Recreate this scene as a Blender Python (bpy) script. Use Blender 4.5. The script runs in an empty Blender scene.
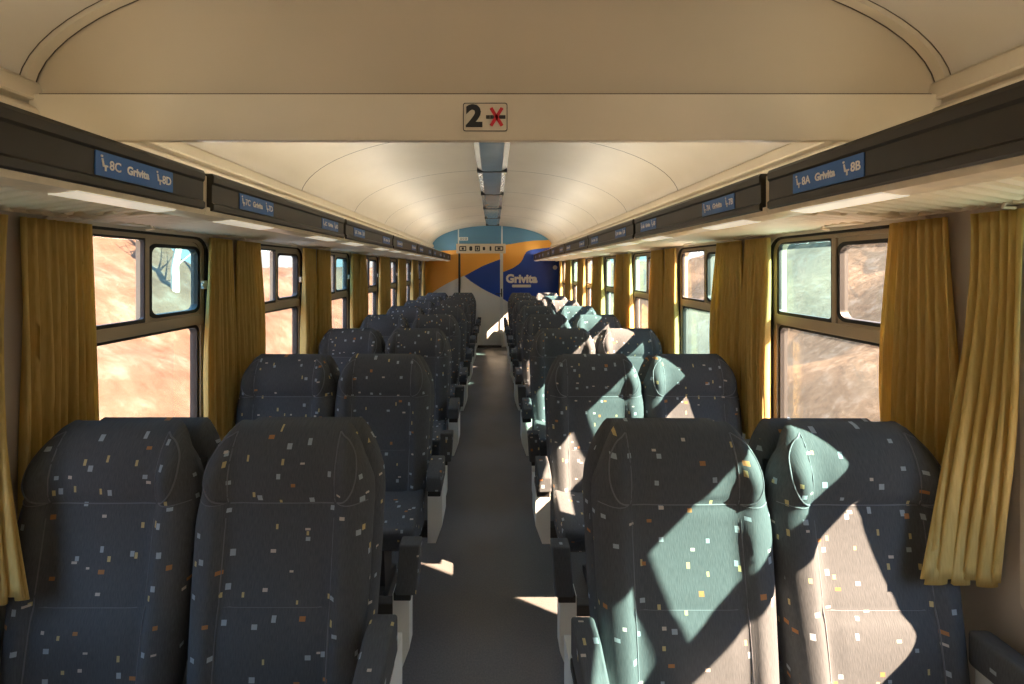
import bpy, bmesh, math, random
from mathutils import Vector, Matrix
C = bpy.context.scene.collection
S = bpy.context.scene
R = random.Random(7)

# ------------------------------------------------------------------ nodes
def new_mat(name):
    m = bpy.data.materials.new(name); m.use_nodes = True
    nt = m.node_tree; nt.nodes.clear()
    return m, nt, nt.nodes, nt.links
def lnk(nt, a, b): nt.links.new(a, b)
def math_(nt, op, a, b=None, c=None):
    n = nt.nodes.new('ShaderNodeMath'); n.operation = op
    for i, v in enumerate((a, b, c)):
        if v is None: continue
        if isinstance(v, (int, float)): n.inputs[i].default_value = v
        else: nt.links.new(v, n.inputs[i])
    return n.outputs[0]
def mixc(nt, fac, a, b, mode='MIX'):
    n = nt.nodes.new('ShaderNodeMix'); n.data_type = 'RGBA'; n.blend_type = mode
    for sock, v in ((n.inputs[0], fac), (n.inputs[6], a), (n.inputs[7], b)):
        if isinstance(v, (int, float)): sock.default_value = v
        elif isinstance(v, tuple): sock.default_value = (*v, 1) if len(v) == 3 else v
        else: nt.links.new(v, sock)
    return n.outputs[2]
def out_principled(nt, col, rough=.5, metal=0., spec=.5, bump=None, bstr=.1, coat=0., bdist=.01):
    p = nt.nodes.new('ShaderNodeBsdfPrincipled'); o = nt.nodes.new('ShaderNodeOutputMaterial')
    if isinstance(col, tuple): p.inputs['Base Color'].default_value = (*col, 1)
    else: nt.links.new(col, p.inputs['Base Color'])
    if isinstance(rough, (int, float)): p.inputs['Roughness'].default_value = rough
    else: nt.links.new(rough, p.inputs['Roughness'])
    p.inputs['Metallic'].default_value = metal
    p.inputs['Specular IOR Level'].default_value = spec
    p.inputs['Coat Weight'].default_value = coat
    if bump is not None:
        b = nt.nodes.new('ShaderNodeBump'); b.inputs['Strength'].default_value = bstr; b.inputs['Distance'].default_value = bdist
        nt.links.new(bump, b.inputs['Height']); nt.links.new(b.outputs[0], p.inputs['Normal'])
    nt.links.new(p.outputs[0], o.inputs[0])
    return p
def noise(nt, scale, detail=3, vec=None, rough=.5):
    n = nt.nodes.new('ShaderNodeTexNoise'); n.inputs['Scale'].default_value = scale
    n.inputs['Detail'].default_value = detail; n.inputs['Roughness'].default_value = rough
    if vec is not None: nt.links.new(vec, n.inputs['Vector'])
    return n.outputs['Fac']
def ramp(nt, fac, stops):
    n = nt.nodes.new('ShaderNodeValToRGB'); e = n.color_ramp.elements
    while len(e) < len(stops): e.new(.5)
    for el, (p, c) in zip(e, stops): el.position = p; el.color = (*c, 1)
    nt.links.new(fac, n.inputs[0]); return n.outputs[0]
def coord(nt, which='Object', scale=None):
    t = nt.nodes.new('ShaderNodeTexCoord').outputs[which]
    if scale is None: return t
    mp = nt.nodes.new('ShaderNodeMapping'); mp.inputs['Scale'].default_value = scale
    nt.links.new(t, mp.inputs[0]); return mp.outputs[0]

def plain(name, col, rough=.5, metal=0., spec=.5, var=.12, nscale=6, coat=0., bstr=.0):
    m, nt, N, L = new_mat(name)
    f = noise(nt, nscale, 4, coord(nt))
    c = ramp(nt, f, [(.25, tuple(v*(1-var) for v in col)), (.75, tuple(min(1, v*(1+var)) for v in col))])
    out_principled(nt, c, rough, metal, spec, bump=f if bstr else None, bstr=bstr, coat=coat)
    return m

def fabric():
    m, nt, N, L = new_mat('speckled_moquette')
    uv = N.new('ShaderNodeUVMap').outputs[0]
    rnd = N.new('ShaderNodeObjectInfo').outputs['Random']
    off = N.new('ShaderNodeVectorMath'); off.operation = 'MULTIPLY'
    cb = N.new('ShaderNodeCombineXYZ'); L.new(rnd, cb.inputs[0]); L.new(rnd, cb.inputs[1])
    L.new(cb.outputs[0], off.inputs[0]); off.inputs[1].default_value = (37.3, 53.1, 0)
    add = N.new('ShaderNodeVectorMath'); add.operation = 'ADD'; L.new(uv, add.inputs[0]); L.new(off.outputs[0], add.inputs[1])
    vec = add.outputs[0]
    # weave
    mp = N.new('ShaderNodeMapping'); mp.inputs['Scale'].default_value = (1, .12, 1); L.new(vec, mp.inputs[0])
    w = noise(nt, 420, 2, mp.outputs[0])
    col = ramp(nt, w, [(.25, (.066, .075, .085)), (.75, (.096, .107, .120))])
    def layer(cell, thr, hx, hy, c, seed, jit=.62):
        nonlocal col
        d = N.new('ShaderNodeVectorMath'); d.operation = 'SCALE'; L.new(vec, d.inputs[0]); d.inputs['Scale'].default_value = 1/cell
        sh = N.new('ShaderNodeVectorMath'); sh.operation = 'ADD'; L.new(d.outputs[0], sh.inputs[0]); sh.inputs[1].default_value = (seed*.37, seed*.71, 0)
        fl = N.new('ShaderNodeVectorMath'); fl.operation = 'FLOOR'; L.new(sh.outputs[0], fl.inputs[0])
        fr = N.new('ShaderNodeVectorMath'); fr.operation = 'FRACTION'; L.new(sh.outputs[0], fr.inputs[0])
        wn = N.new('ShaderNodeTexWhiteNoise'); wn.noise_dimensions = '4D'; L.new(fl.outputs[0], wn.inputs['Vector']); wn.inputs['W'].default_value = seed
        sc = N.new('ShaderNodeSeparateColor'); L.new(wn.outputs['Color'], sc.inputs[0])
        sf = N.new('ShaderNodeSeparateXYZ'); L.new(fr.outputs[0], sf.inputs[0])
        cx = math_(nt, 'MULTIPLY_ADD', sc.outputs[0], jit, (1-jit)/2); cy = math_(nt, 'MULTIPLY_ADD', sc.outputs[1], jit, (1-jit)/2)
        # size varies a little cell by cell
        vs = math_(nt, 'MULTIPLY_ADD', sc.outputs[0], .5, .75); vt = math_(nt, 'MULTIPLY_ADD', sc.outputs[1], .6, .7)
        mx = math_(nt, 'LESS_THAN', math_(nt, 'ABSOLUTE', math_(nt, 'SUBTRACT', sf.outputs[0], cx)), math_(nt, 'MULTIPLY', vs, hx/cell))
        my = math_(nt, 'LESS_THAN', math_(nt, 'ABSOLUTE', math_(nt, 'SUBTRACT', sf.outputs[1], cy)), math_(nt, 'MULTIPLY', vt, hy/cell))
        on = math_(nt, 'GREATER_THAN', sc.outputs[2], thr)
        msk = math_(nt, 'MULTIPLY', math_(nt, 'MULTIPLY', mx, my), on)
        col = mixc(nt, math_(nt, 'MULTIPLY', msk, .88), col, c)
    layer(.072, .50, .0062, .0064, (.36, .43, .50), 1.0)
    layer(.080, .58, .0036, .0066, (.55, .45, .22), 2.0)
    layer(.116, .55, .0072, .0052, (.42, .19, .07), 3.0)
    layer(.094, .60, .0060, .0034, (.58, .52, .47), 4.0)
    out_principled(nt, col, .9, 0, .25, bump=w, bstr=.25, bdist=.002)
    return m

def glass(name, tint, dusty=.05, dustcol=(.8, .8, .75)):
    m, nt, N, L = new_mat(name)
    tr = N.new('ShaderNodeBsdfTransparent'); tr.inputs[0].default_value = (*tint, 1)
    gl = N.new('ShaderNodeBsdfGlossy'); gl.inputs['Roughness'].default_value = .02
    df = N.new('ShaderNodeBsdfTranslucent'); df.inputs[0].default_value = (*dustcol, 1)
    lw = N.new('ShaderNodeLayerWeight'); lw.inputs[0].default_value = .5
    fz = math_(nt, 'MULTIPLY_ADD', math_(nt, 'POWER', lw.outputs['Facing'], 5.0), .6, .025)
    m1 = N.new('ShaderNodeMixShader'); L.new(fz, m1.inputs[0]); L.new(tr.outputs[0], m1.inputs[1]); L.new(gl.outputs[0], m1.inputs[2])
    m2 = N.new('ShaderNodeMixShader')
    f = noise(nt, 3.0, 5, coord(nt)); L.new(math_(nt, 'MULTIPLY', f, dusty*2), m2.inputs[0])
    L.new(m1.outputs[0], m2.inputs[1]); L.new(df.outputs[0], m2.inputs[2])
    o = N.new('ShaderNodeOutputMaterial'); L.new(m2.outputs[0], o.inputs[0])
    return m

def curtain_mat():
    m, nt, N, L = new_mat('mustard_curtain_cloth')
    f = noise(nt, 240, 2, coord(nt, 'Object', (1, 1, .08)))
    g = noise(nt, 5, 4, coord(nt))
    c = ramp(nt, f, [(.3, (.70, .55, .20)), (.7, (.84, .69, .29))])
    c = mixc(nt, math_(nt, 'MULTIPLY', g, .35), c, (.64, .50, .17))
    d = N.new('ShaderNodeBsdfDiffuse'); L.new(c, d.inputs[0])
    t = N.new('ShaderNodeBsdfTranslucent'); L.new(mixc(nt, .5, c, (.80, .58, .16)), t.inputs[0])
    mx = N.new('ShaderNodeMixShader'); mx.inputs[0].default_value = .40
    L.new(d.outputs[0], mx.inputs[1]); L.new(t.outputs[0], mx.inputs[2])
    gl = N.new('ShaderNodeBsdfGlossy'); gl.inputs['Roughness'].default_value = .55; gl.inputs[0].default_value = (.9, .8, .5, 1)
    m2 = N.new('ShaderNodeMixShader'); m2.inputs[0].default_value = .04; L.new(mx.outputs[0], m2.inputs[1]); L.new(gl.outputs[0], m2.inputs[2])
    o = N.new('ShaderNodeOutputMaterial'); L.new(m2.outputs[0], o.inputs[0])
    return m

def ceiling_mat():
    m, nt, N, L = new_mat('cream_ceiling_laminate')
    xyz = N.new('ShaderNodeSeparateXYZ'); L.new(coord(nt), xyz.inputs[0])
    fr = math_(nt, 'FRACT', math_(nt, 'DIVIDE', math_(nt, 'ADD', xyz.outputs[1], 10*.97-1.08), .97))
    seam = math_(nt, 'LESS_THAN', math_(nt, 'ABSOLUTE', math_(nt, 'SUBTRACT', fr, .5)), .0042)
    f = noise(nt, 2.2, 5, coord(nt))
    c = ramp(nt, f, [(.3, (.60, .545, .45)), (.7, (.67, .61, .51))])
    c = mixc(nt, seam, c, (.10, .085, .06))
    # shallow waviness of each laminate sheet
    wav = math_(nt, 'SINE', math_(nt, 'MULTIPLY', fr, 6.2832))
    h = math_(nt, 'ADD', math_(nt, 'MULTIPLY', wav, 1.0), math_(nt, 'MULTIPLY', seam, -.4))
    out_principled(nt, c, .42, 0, .4, bump=h, bstr=.6, bdist=.012)
    return m

def floor_mat():
    m, nt, N, L = new_mat('grey_vinyl_floor')
    f = noise(nt, 160, 2, coord(nt)); g = noise(nt, 3.5, 5, coord(nt))
    c = ramp(nt, f, [(.35, (.105, .107, .110)), (.7, (.150, .153, .158))])
    c = mixc(nt, math_(nt, 'MULTIPLY', g, .45), c, (.07, .066, .06))
    r = math_(nt, 'MULTIPLY_ADD', g, .22, .26)
    out_principled(nt, c, r, 0, .5, bump=f, bstr=.05, bdist=.002)
    return m

def grass_mat(name, a, b, c3, sc=.8):
    m, nt, N, L = new_mat(name)
    f = noise(nt, sc, 8, coord(nt, 'Object', (1, 1, .55)), .65); g = noise(nt, sc*.25, 3, coord(nt))
    c = ramp(nt, f, [(.34, a), (.52, b), (.68, c3)])
    c = mixc(nt, ramp(nt, g, [(.45, (0, 0, 0)), (.65, (.5, .5, .5))]), c, b)
    out_principled(nt, c, .95, 0, .1, bump=f, bstr=.4, bdist=.2)
    return m

def emis(name, col, st, base=(.8, .8, .75)):
    m, nt, N, L = new_mat(name)
    f = noise(nt, 20, 2, coord(nt))
    p = out_principled(nt, mixc(nt, f, tuple(v*.95 for v in base), base), .35)
    p.inputs['Emission Color'].default_value = (*col, 1); p.inputs['Emission Strength'].default_value = st
    return m

M = dict(
    fabric=fabric(), curtain=curtain_mat(), ceiling=ceiling_mat(), floor=floor_mat(),
    piping=plain('seam_cord', (.13, .14, .165), .7),
    cream=plain('cream_enamel', (.66, .58, .44), .33, nscale=3, var=.06),
    cornice=plain('cream_cornice', (.64, .56, .42), .38, nscale=3, var=.06),
    wall=plain('grey_beige_wall_panel', (.50, .47, .42), .42, nscale=2, var=.07),
    valance=plain('dark_bronze_valance', (.034, .030, .021), .38, var=.15),
    alu=plain('cream_trough', (.80, .71, .52), .30, .0, nscale=30),
    slat=plain('cream_slats', (.82, .73, .55), .4, var=.05),
    blue=plain('blue_plate', (.03, .14, .44), .35, var=.05),
    white=plain('white_print', (.85, .85, .82), .5, var=.03),
    frame=plain('beige_window_frame', (.42, .36, .26), .38, nscale=4, var=.08),
    plate=plain('pale_window_plate', (.66, .62, .54), .35, var=.05),
    rubber=plain('black_rubber', (.018, .018, .018), .55),
    latch=plain('pale_plastic', (.75, .74, .70), .4, var=.04),
    panel=plain('pale_side_panel', (.70, .74, .72), .4, var=.05),
    black=plain('black_plastic', (.016, .016, .018), .5),
    dark=plain('dark_metal', (.05, .052, .055), .45, .5),
    clear=glass('clear_glass', (.96, .95, .93), .012),
    tint=glass('green_tinted_glass', (.62, .85, .88), .03, (.8, .9, .86)),
    orange=plain('orange_foil', (.90, .44, .07), .4, var=.05, nscale=2),
    mblue=plain('royal_blue_foil', (.015, .07, .44), .35, var=.1, nscale=2),
    teal=plain('steel_blue_foil', (.10, .26, .42), .4, var=.06, nscale=2),
    mwhite=plain('off_white_foil', (.80, .81, .76), .4, var=.03, nscale=2),
    red=plain('red_print', (.55, .02, .03), .5, var=.05),
    ink=plain('black_print', (.02, .018, .018), .5, var=.05),
    lampglass=plain('blue_grey_diffuser', (.20, .27, .33), .12, 0, .8, var=.08),
    lampedge=plain('lamp_side_profile', (.30, .31, .30), .25, .4),
    fill_glow=emis('added_fill_glow', (1, .94, .82), 23),  # glow of the added fill strips, not a lamp of the carriage
    reading=emis('reading_lamp_diffuser', (1, .88, .66), .45),
    joint=plain('dark_brown_joint_and_shade', (.10, .075, .05), .7),  # moulding joints, and the painted shadow line above the beam
    bulk=plain('tan_bulkhead_laminate', (.52, .44, .32), .30, nscale=2, var=.05),
    bark=plain('pale_birch_bark', (.34, .33, .30), .9, var=.4, nscale=4),
    ballast=plain('grey_ballast', (.30, .27, .23), .95, var=.4, nscale=12),
    earthl=grass_mat('dry_orange_grass', (.044, .026, .016), (.066, .045, .031), (.095, .082, .066), 1.6),
    earthr=grass_mat('dry_brown_grass', (.034, .020, .010), (.088, .058, .030), (.150, .120, .082), 4.5),
)

# ------------------------------------------------------------------ mesh helpers
def link(name, bm, mat, parent=None, smooth=False, uv=True, sharp=35):
    bmesh.ops.recalc_face_normals(bm, faces=bm.faces[:])
    if uv and not bm.loops.layers.uv:
        l = bm.loops.layers.uv.new('UVMap')
        for f in bm.faces:
            n = f.normal
            ax = max(range(3), key=lambda i: abs(n[i]))
            for lp in f.loops:
                c = lp.vert.co
                lp[l].uv = (c.y, c.z) if ax == 0 else ((c.x, c.z) if ax == 1 else (c.x, c.y))
    me = bpy.data.meshes.new(name); bm.to_mesh(me); bm.free()
    for mm in (mat if isinstance(mat, (list, tuple)) else [mat]): me.materials.append(mm)
    if smooth:
        for p in me.polygons: p.use_smooth = True
        try: me.set_sharp_from_angle(angle=math.radians(sharp))
        except Exception: pass
    o = bpy.data.objects.new(name, me); C.objects.link(o)
    if parent: o.parent = parent
    return o
def tag(o, label=None, cat=None, group=None, kind=None):
    if label: o['label'] = label
    if cat: o['category'] = cat
    if group: o['group'] = group
    if kind: o['kind'] = kind
    return o
def thing(name, label, cat, loc=(0, 0, 0), group=None, kind=None):
    o = bpy.data.objects.new(name, None); C.objects.link(o); o.location = loc; o.empty_display_size = .1
    return tag(o, label, cat, group, kind)
def box(bm, x0, x1, y0, y1, z0, z1, bev=0., seg=2):
    vs = [bm.verts.new((x, y, z)) for x in (x0, x1) for y in (y0, y1) for z in (z0, z1)]
    idx = [(0, 1, 3, 2), (4, 6, 7, 5), (0, 4, 5, 1), (2, 3, 7, 6), (0, 2, 6, 4), (1, 5, 7, 3)]
    fs = [bm.faces.new([vs[i] for i in q]) for q in idx]
    if bev:
        es = list({e for f in fs for e in f.edges})
        bmesh.ops.bevel(bm, geom=es, offset=bev, segments=seg, affect='EDGES', profile=.5)
    return bm
def prism(bm, pts, fn0, fn1):
    """polygon pts (2D) extruded between mapping fn0 and fn1"""
    a = [bm.verts.new(fn0(*p)) for p in pts]; b = [bm.verts.new(fn1(*p)) for p in pts]
    n = len(pts)
    bm.faces.new(a); bm.faces.new(b[::-1])
    for i in range(n): bm.faces.new((a[i], b[i], b[(i+1) % n], a[(i+1) % n]))
    return bm
def tube(bm, pts, r, n=6, cap=True):
    rings = []
    for i, p in enumerate(pts):
        p = Vector(p); t = (Vector(pts[min(i+1, len(pts)-1)])-Vector(pts[max(i-1, 0)])).normalized()
        u = t.orthogonal().normalized() if not rings else (pu-t*pu.dot(t)).normalized()
        pu = u; v = t.cross(u); rr = r[i] if isinstance(r, (list, tuple)) else r
        rings.append([bm.verts.new(p+rr*(math.cos(a)*u+math.sin(a)*v)) for a in [2*math.pi*k/n for k in range(n)]])
    for a, b in zip(rings, rings[1:]):
        for k in range(n): bm.faces.new((a[k], a[(k+1) % n], b[(k+1) % n], b[k]))
    if cap: bm.faces.new(rings[0][::-1]); bm.faces.new(rings[-1])
    return bm
def rrect(a0, a1, b0, b1, r, seg=6):
    pts = []
    rs = r if isinstance(r, (list, tuple)) else (r,)*4      # corners: (a1,b1) (a0,b1) (a0,b0) (a1,b0)
    for (cx, cy, st, rr) in ((a1, b1, 0, rs[0]), (a0, b1, 90, rs[1]), (a0, b0, 180, rs[2]), (a1, b0, 270, rs[3])):
        rr = max(rr, 1e-4)
        ox = cx-rr if st in (0, 270) else cx+rr; oy = cy-rr if st in (0, 90) else cy+rr
        for k in range(seg+1):
            t = math.radians(st+90*k/seg); pts.append((ox+rr*math.cos(t), oy+rr*math.sin(t)))
    return pts
def ring(bm, outer, inner, f):
    """solid ring between two equally long 2D loops; f(a,b,side) -> 3D, side 0/1"""
    n = len(outer)
    V = [[bm.verts.new(f(*p, s)) for p in lp] for lp in (outer, inner) for s in (0, 1)]
    o0, o1, i0, i1 = V
    for k in range(n):
        j = (k+1) % n
        bm.faces.new((o0[k], o0[j], i0[j], i0[k])); bm.faces.new((o1[k], i1[k], i1[j], o1[j]))
        bm.faces.new((o0[k], o1[k], o1[j], o0[j])); bm.faces.new((i0[k], i0[j], i1[j], i1[k]))
    return bm
def extrude_y(bm, prof, y0, y1, closed=True):
    a = [bm.verts.new((x, y0, z)) for x, z in prof]; b = [bm.verts.new((x, y1, z)) for x, z in prof]
    n = len(prof)
    for i in range(n if closed else n-1):
        j = (i+1) % n; bm.faces.new((a[i], a[j], b[j], b[i]))
    if closed: bm.faces.new(a[::-1]); bm.faces.new(b)
    return bm
def text_mesh(name, s, size, mat, parent, mtx, bold=0., sx=1.):
    cu = bpy.data.curves.new('lettering', 'FONT'); cu.body = s; cu.size = size; cu.align_x = 'CENTER'; cu.align_y = 'CENTER'
    cu.extrude = .0004; cu.offset = bold; cu.resolution_u = 3
    tmp = bpy.data.objects.new('lettering_tmp', cu); C.objects.link(tmp)
    dg = bpy.context.evaluated_depsgraph_get()
    me = bpy.data.meshes.new_from_object(tmp.evaluated_get(dg)); me.name = name
    C.objects.unlink(tmp); bpy.data.objects.remove(tmp); bpy.data.curves.remove(cu)
    me.transform(mtx @ Matrix.Diagonal((sx, 1, 1, 1)))
    me.materials.clear(); me.materials.append(mat)
    o = bpy.data.objects.new(name, me); C.objects.link(o)
    if parent: o.parent = parent
    return o
def sstep(a, b, x):
    t = max(0., min(1., (x-a)/(b-a))); return t*t*(3-2*t)
def lerpt(tab, z):
    if z <= tab[0][0]: return tab[0][1]
    for (a, va), (b, vb) in zip(tab, tab[1:]):
        if z <= b: return va+(vb-va)*(z-a)/(b-a)
    return tab[-1][1]

# ------------------------------------------------------------------ dimensions
CAMX, CAMZ, F = .02, 1.55, 400.
BY = 1.03
YB, YE = -2.3, 8.0            # closed back of the car, far end wall
XW = 1.35                     # inner wall face
PITCH, D1 = .90, 1.14
WP, WC = .95, 1.58            # window pitch, centre of the first full window
VA, VB, VZ = 1.20, .415, 2.0  # vault half-width, rise, springing height

# ------------------------------------------------------------------ setting
bm = bmesh.new(); box(bm, -1.45, 1.45, YB, YE+.1, -.12, 0)
tag(link('floor', bm, M['floor']), 'dark grey vinyl floor of the carriage aisle', 'floor', kind='structure')

def vault_pts(n=40, a=VA, b=VB, z0=VZ):
    return [(a*math.cos(t), z0+b*math.sin(t)) for t in [math.pi*k/n for k in range(n+1)]]
bm = bmesh.new()
inn = [(1.45, VZ), (VA, VZ)] + vault_pts()[1:-1] + [(-VA, VZ), (-1.45, VZ)]
outr = [(-1.45, VZ+.62), (1.45, VZ+.62)]
extrude_y(bm, inn+outr, YB, YE+.1)
tag(link('ceiling', bm, M['ceiling'], smooth=True, sharp=30), 'cream vaulted ceiling in seamed panels', 'ceiling', kind='structure')

CORN = [(1.215, 2.062), (1.182, 2.055), (1.170, 2.045), (1.160, 2.003), (1.164, 1.998), (1.196, 1.996), (1.196, 1.982), (1.158, 1.978), (1.150, 1.970), (1.143, 1.932), (1.148, 1.926), (1.165, 1.922), (1.165, 1.83), (1.36, 1.83), (1.36, 2.062)]
for s, nm in ((-1, 'left'), (1, 'right')):
    bm = bmesh.new(); extrude_y(bm, [(s*x, z-.012) for x, z in CORN], YB, YE)
    tag(link('trim_1' if s < 0 else 'trim_2', bm, M['cornice']), 'cream stepped cornice running above the %s luggage rack' % nm, 'trim', kind='structure')

WIN = range(-2, 7)
OZ0, OZ1, OH = .745, 1.70, .345
for s, nm in ((-1, 'left'), (1, 'right')):
    bm = bmesh.new()
    def wb(y0, y1, z0, z1):
        a, b = sorted((s*XW, s*(XW+.07))); box(bm, a, b, y0, y1, z0, z1)
    wb(YB, YE+.1, 0, OZ0); wb(YB, YE+.1, OZ1, VZ+.2)
    e = YB
    for k in WIN:
        c = WC+WP*k; wb(e, c-OH, OZ0, OZ1); e = c+OH
    wb(e, YE+.1, OZ0, OZ1)
    tag(link('wall_'+nm, bm, M['wall']), 'grey beige %s side wall pierced by windows' % nm, 'wall', kind='structure')
    bm = bmesh.new(); extrude_y(bm, [(s*1.35, 0), (s*1.30, 0), (s*1.30, .10), (s*1.315, .12), (s*1.35, .12)], YB, YE)
    tag(link('baseboard_'+nm, bm, M['dark']), 'dark skirting along the %s wall' % nm, 'baseboard', kind='structure')
bm = bmesh.new(); box(bm, -1.45, 1.45, YB-.1, YB, -.1, 2.62)
tag(link('wall_back', bm, M['cream']), 'cream partition behind the viewer', 'wall', kind='structure')

# windows --------------------------------------------------------------
TINT = {(1, -1): 'uu', (1, 0): 'f', (1, 1): 'nl', (1, 2): 'f', (1, 3): 'fl', (1, 4): 'n', (1, 5): 'f',
        (-1, -1): 'uu', (-1, 0): 'f', (-1, 1): '', (-1, 2): 'f', (-1, 3): '', (-1, 4): '', (-1, 5): ''}
wn = 0
for s in (-1, 1):
    for k in WIN:
        wn += 1
        yc = WC+WP*k
        root = tag(thing('window_%d' % wn, None, None, (s*XW, yc, 0)), 'carriage window on the %s wall with two upper sliding panes' % ('left' if s < 0 else 'right'), 'window', kind='structure')
        fx = lambda d: -s*d            # d metres into the car from the wall face
        def mk(name, mat, outer, inner, d0, d1):
            b = bmesh.new(); ring(b, outer, inner, lambda a, z, t: (fx(d0 if t == 0 else d1), a, z)); return link(name, b, mat, root)
        def bx(name, mat, y0, y1, z0, z1, d0, d1, bev=.003):
            b = bmesh.new(); x0, x1 = sorted((fx(d0), fx(d1))); box(b, x0, x1, y0, y1, z0, z1, bev); return link(name, b, mat, root)
        # plate overlapping the wall, rubber, inner frame
        mk('window_plate', M['plate'], rrect(-.372, .372, .69, 1.715, .03), rrect(-.338, .338, .755, 1.698, .075), .010, -.004)
        mk('gasket', M['rubber'], rrect(-.344, .344, .75, 1.70, .075), rrect(-.322, .322, .775, 1.688, .062), .004, -.05)
        mk('inner_frame', M['frame'], rrect(-.325, .325, .77, 1.69, .06), rrect(-.300, .300, .80, 1.672, .045), -.004, -.05)
        bx('crossbar', M['frame'], -.318, .318, 1.292, 1.338, -.002, -.05)
        t = TINT.get((s, k), '')
        near = -1; far = 1
        slid = near if s < 0 else far      # side whose pane slides on the inner track
        fix = -slid
        def yy(a, b, side): return sorted((a*side, b*side))
        # sliding sash
        y0, y1 = yy(-.012, .302, slid)
        mk('sliding_sash', M['rubber'], rrect(y0, y1, 1.336, 1.680, .02), rrect(y0+.014, y1-.014, 1.352, 1.664, .012), -.006, -.022)
        # fixed light in a beige surround with a rounded black seal
        y0f, y1f = yy(.012, .305, fix)
        q0, q1 = yy(.026, .298, fix)
        mk('vent_surround', M['frame'], rrect(y0f, y1f, 1.335, 1.685, .004), rrect(q0, q1, 1.352, 1.650, .035), -.012, -.045)
        mk('vent_seal', M['rubber'], rrect(q0-.004, q1+.004, 1.348, 1.654, .037), rrect(q0+.011, q1-.011, 1.362, 1.640, .03), -.008, -.04)
        bx('mullion', M['frame'], *yy(.002, .022, fix), 1.338, 1.684, -.004, -.045)
        mk('lower_seal', M['rubber'], rrect(-.303, .303, .795, 1.294, .04), rrect(-.288, .288, .81, 1.280, .03), -.012, -.045)
        def pane(y0, y1, z0, z1, d, mat, r=.01):
            b = bmesh.new(); prism(b, rrect(y0, y1, z0, z1, r), lambda a, z: (fx(d), a, z), lambda a, z: (fx(d-.0005), a, z)); 
            link('pane', b, mat, root)
        def is_t(side): return 'uu' in t or ('f' in t and side == far) or ('n' in t and side == near)
        pane(y0+.010, y1-.010, 1.348, 1.668, -.014, M['tint' if is_t(slid) else 'clear'])
        pane(q0+.010, q1-.010, 1.360, 1.640, -.026, M['tint' if is_t(fix) else 'clear'], .025)
        pane(-.292, .292, .806, 1.284, -.03, M['tint' if 'l' in t else 'clear'], .03)
        # latch on the jamb
        yl = .312*fix
        b = bmesh.new(); box(b, *sorted((fx(-.004), fx(.012))), yl-.012, yl+.012, 1.455, 1.495, .003)
        box(b, *sorted((fx(.010), fx(.018))), min(yl, yl-.03*fix), max(yl, yl-.03*fix), 1.468, 1.484, .003)
        link('latch', b, M['latch'], root)
        b = bmesh.new()
        for a, z in ((-.355, .705), (.355, .705), (-.355, 1.2), (.355, 1.2)):
            x0, x1 = sorted((fx(.009), fx(.0125))); box(b, x0, x1, a-.004, a+.004, z-.004, z+.004, .0015)
        link('screw', b, M['dark'], root)

for nm_, y_ in (('trim_7', BY-.0075), ('trim_8', BY+.0185)):
    bm = bmesh.new()
    A_ = vault_pts(40, VA+.002, VB+.002); B_ = vault_pts(40, VA-(.001 if y_ < BY else .0155), VB-(.001 if y_ < BY else .0155))
    V = [[bm.verts.new((x, y, z)) for x, z in lp] for lp in (A_, B_) for y in (y_, y_+.002)]
    for k in range(40):
        o0, o1, i0, i1 = V
        bm.faces.new((o0[k], o0[k+1], i0[k+1], i0[k])); bm.faces.new((o1[k], i1[k], i1[k+1], o1[k+1])); bm.faces.new((i0[k], i0[k+1], i1[k+1], i1[k]))
    tag(link(nm_, bm, M['joint'], smooth=True), 'thin dark joint along the arched bulkhead moulding', 'trim', kind='structure')
# beam and bulkhead -----------------------------------------------------

bm = bmesh.new()
extr = [(BY, 1.884), (BY, 2.0), (BY+.010, 2.004), (BY+.018, 2.004), (BY+.018, 1.884)]
a = [bm.verts.new((-1.175, y, z)) for y, z in extr]; b_ = [bm.verts.new((1.175, y, z)) for y, z in extr]
bm.faces.new(a); bm.faces.new(b_[::-1])
for i in range(len(extr)):
    j = (i+1) % len(extr); bm.faces.new((a[i], b_[i], b_[j], a[j]))
box(bm, -1.175, 1.175, BY-.001, BY+.018, 1.881, 1.886, .002)
tag(link('trim_3', bm, M['cream']), 'cream beam across the ceiling carrying the class sign', 'beam', kind='structure')
bm = bmesh.new()
pts = [(-1.19, 1.995)] + [(x, z) for x, z in vault_pts(40, VA+.01, VB+.01)][::-1] + [(1.19, 1.995)]
prism(bm, pts, lambda x, z: (x, BY+.022, z), lambda x, z: (x, BY+.045, z))
tag(link('trim_4', bm, M['bulk']), 'cream arched bulkhead panel above the beam', 'bulkhead', kind='structure')
bm = bmesh.new()
vp = vault_pts(40, VA+.002, VB+.002); vi = vault_pts(40, VA-.014, VB-.014)
n = len(vp)
V = [[bm.verts.new((x, y, z)) for x, z in lp] for lp in (vp, vi) for y in (BY-.004, BY+.02)]
for k in range(n-1):
    o0, o1, i0, i1 = V
    bm.faces.new((o0[k], o0[k+1], i0[k+1], i0[k])); bm.faces.new((o1[k], i1[k], i1[k+1], o1[k+1])); bm.faces.new((i0[k], i0[k+1], i1[k+1], i1[k]))
tag(link('trim_5', bm, M['cornice'], smooth=True), 'cream arched moulding where bulkhead meets ceiling', 'trim', kind='structure')

bm = bmesh.new(); box(bm, -1.17, 1.17, BY+.013, BY+.024, 2.002, 2.0085, .001)  # dark strip stands in for the shade above the beam
tag(link('shade_strip', bm, M['joint']), 'thin dark strip painted as the shadow line above the beam', 'trim', kind='structure')
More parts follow.
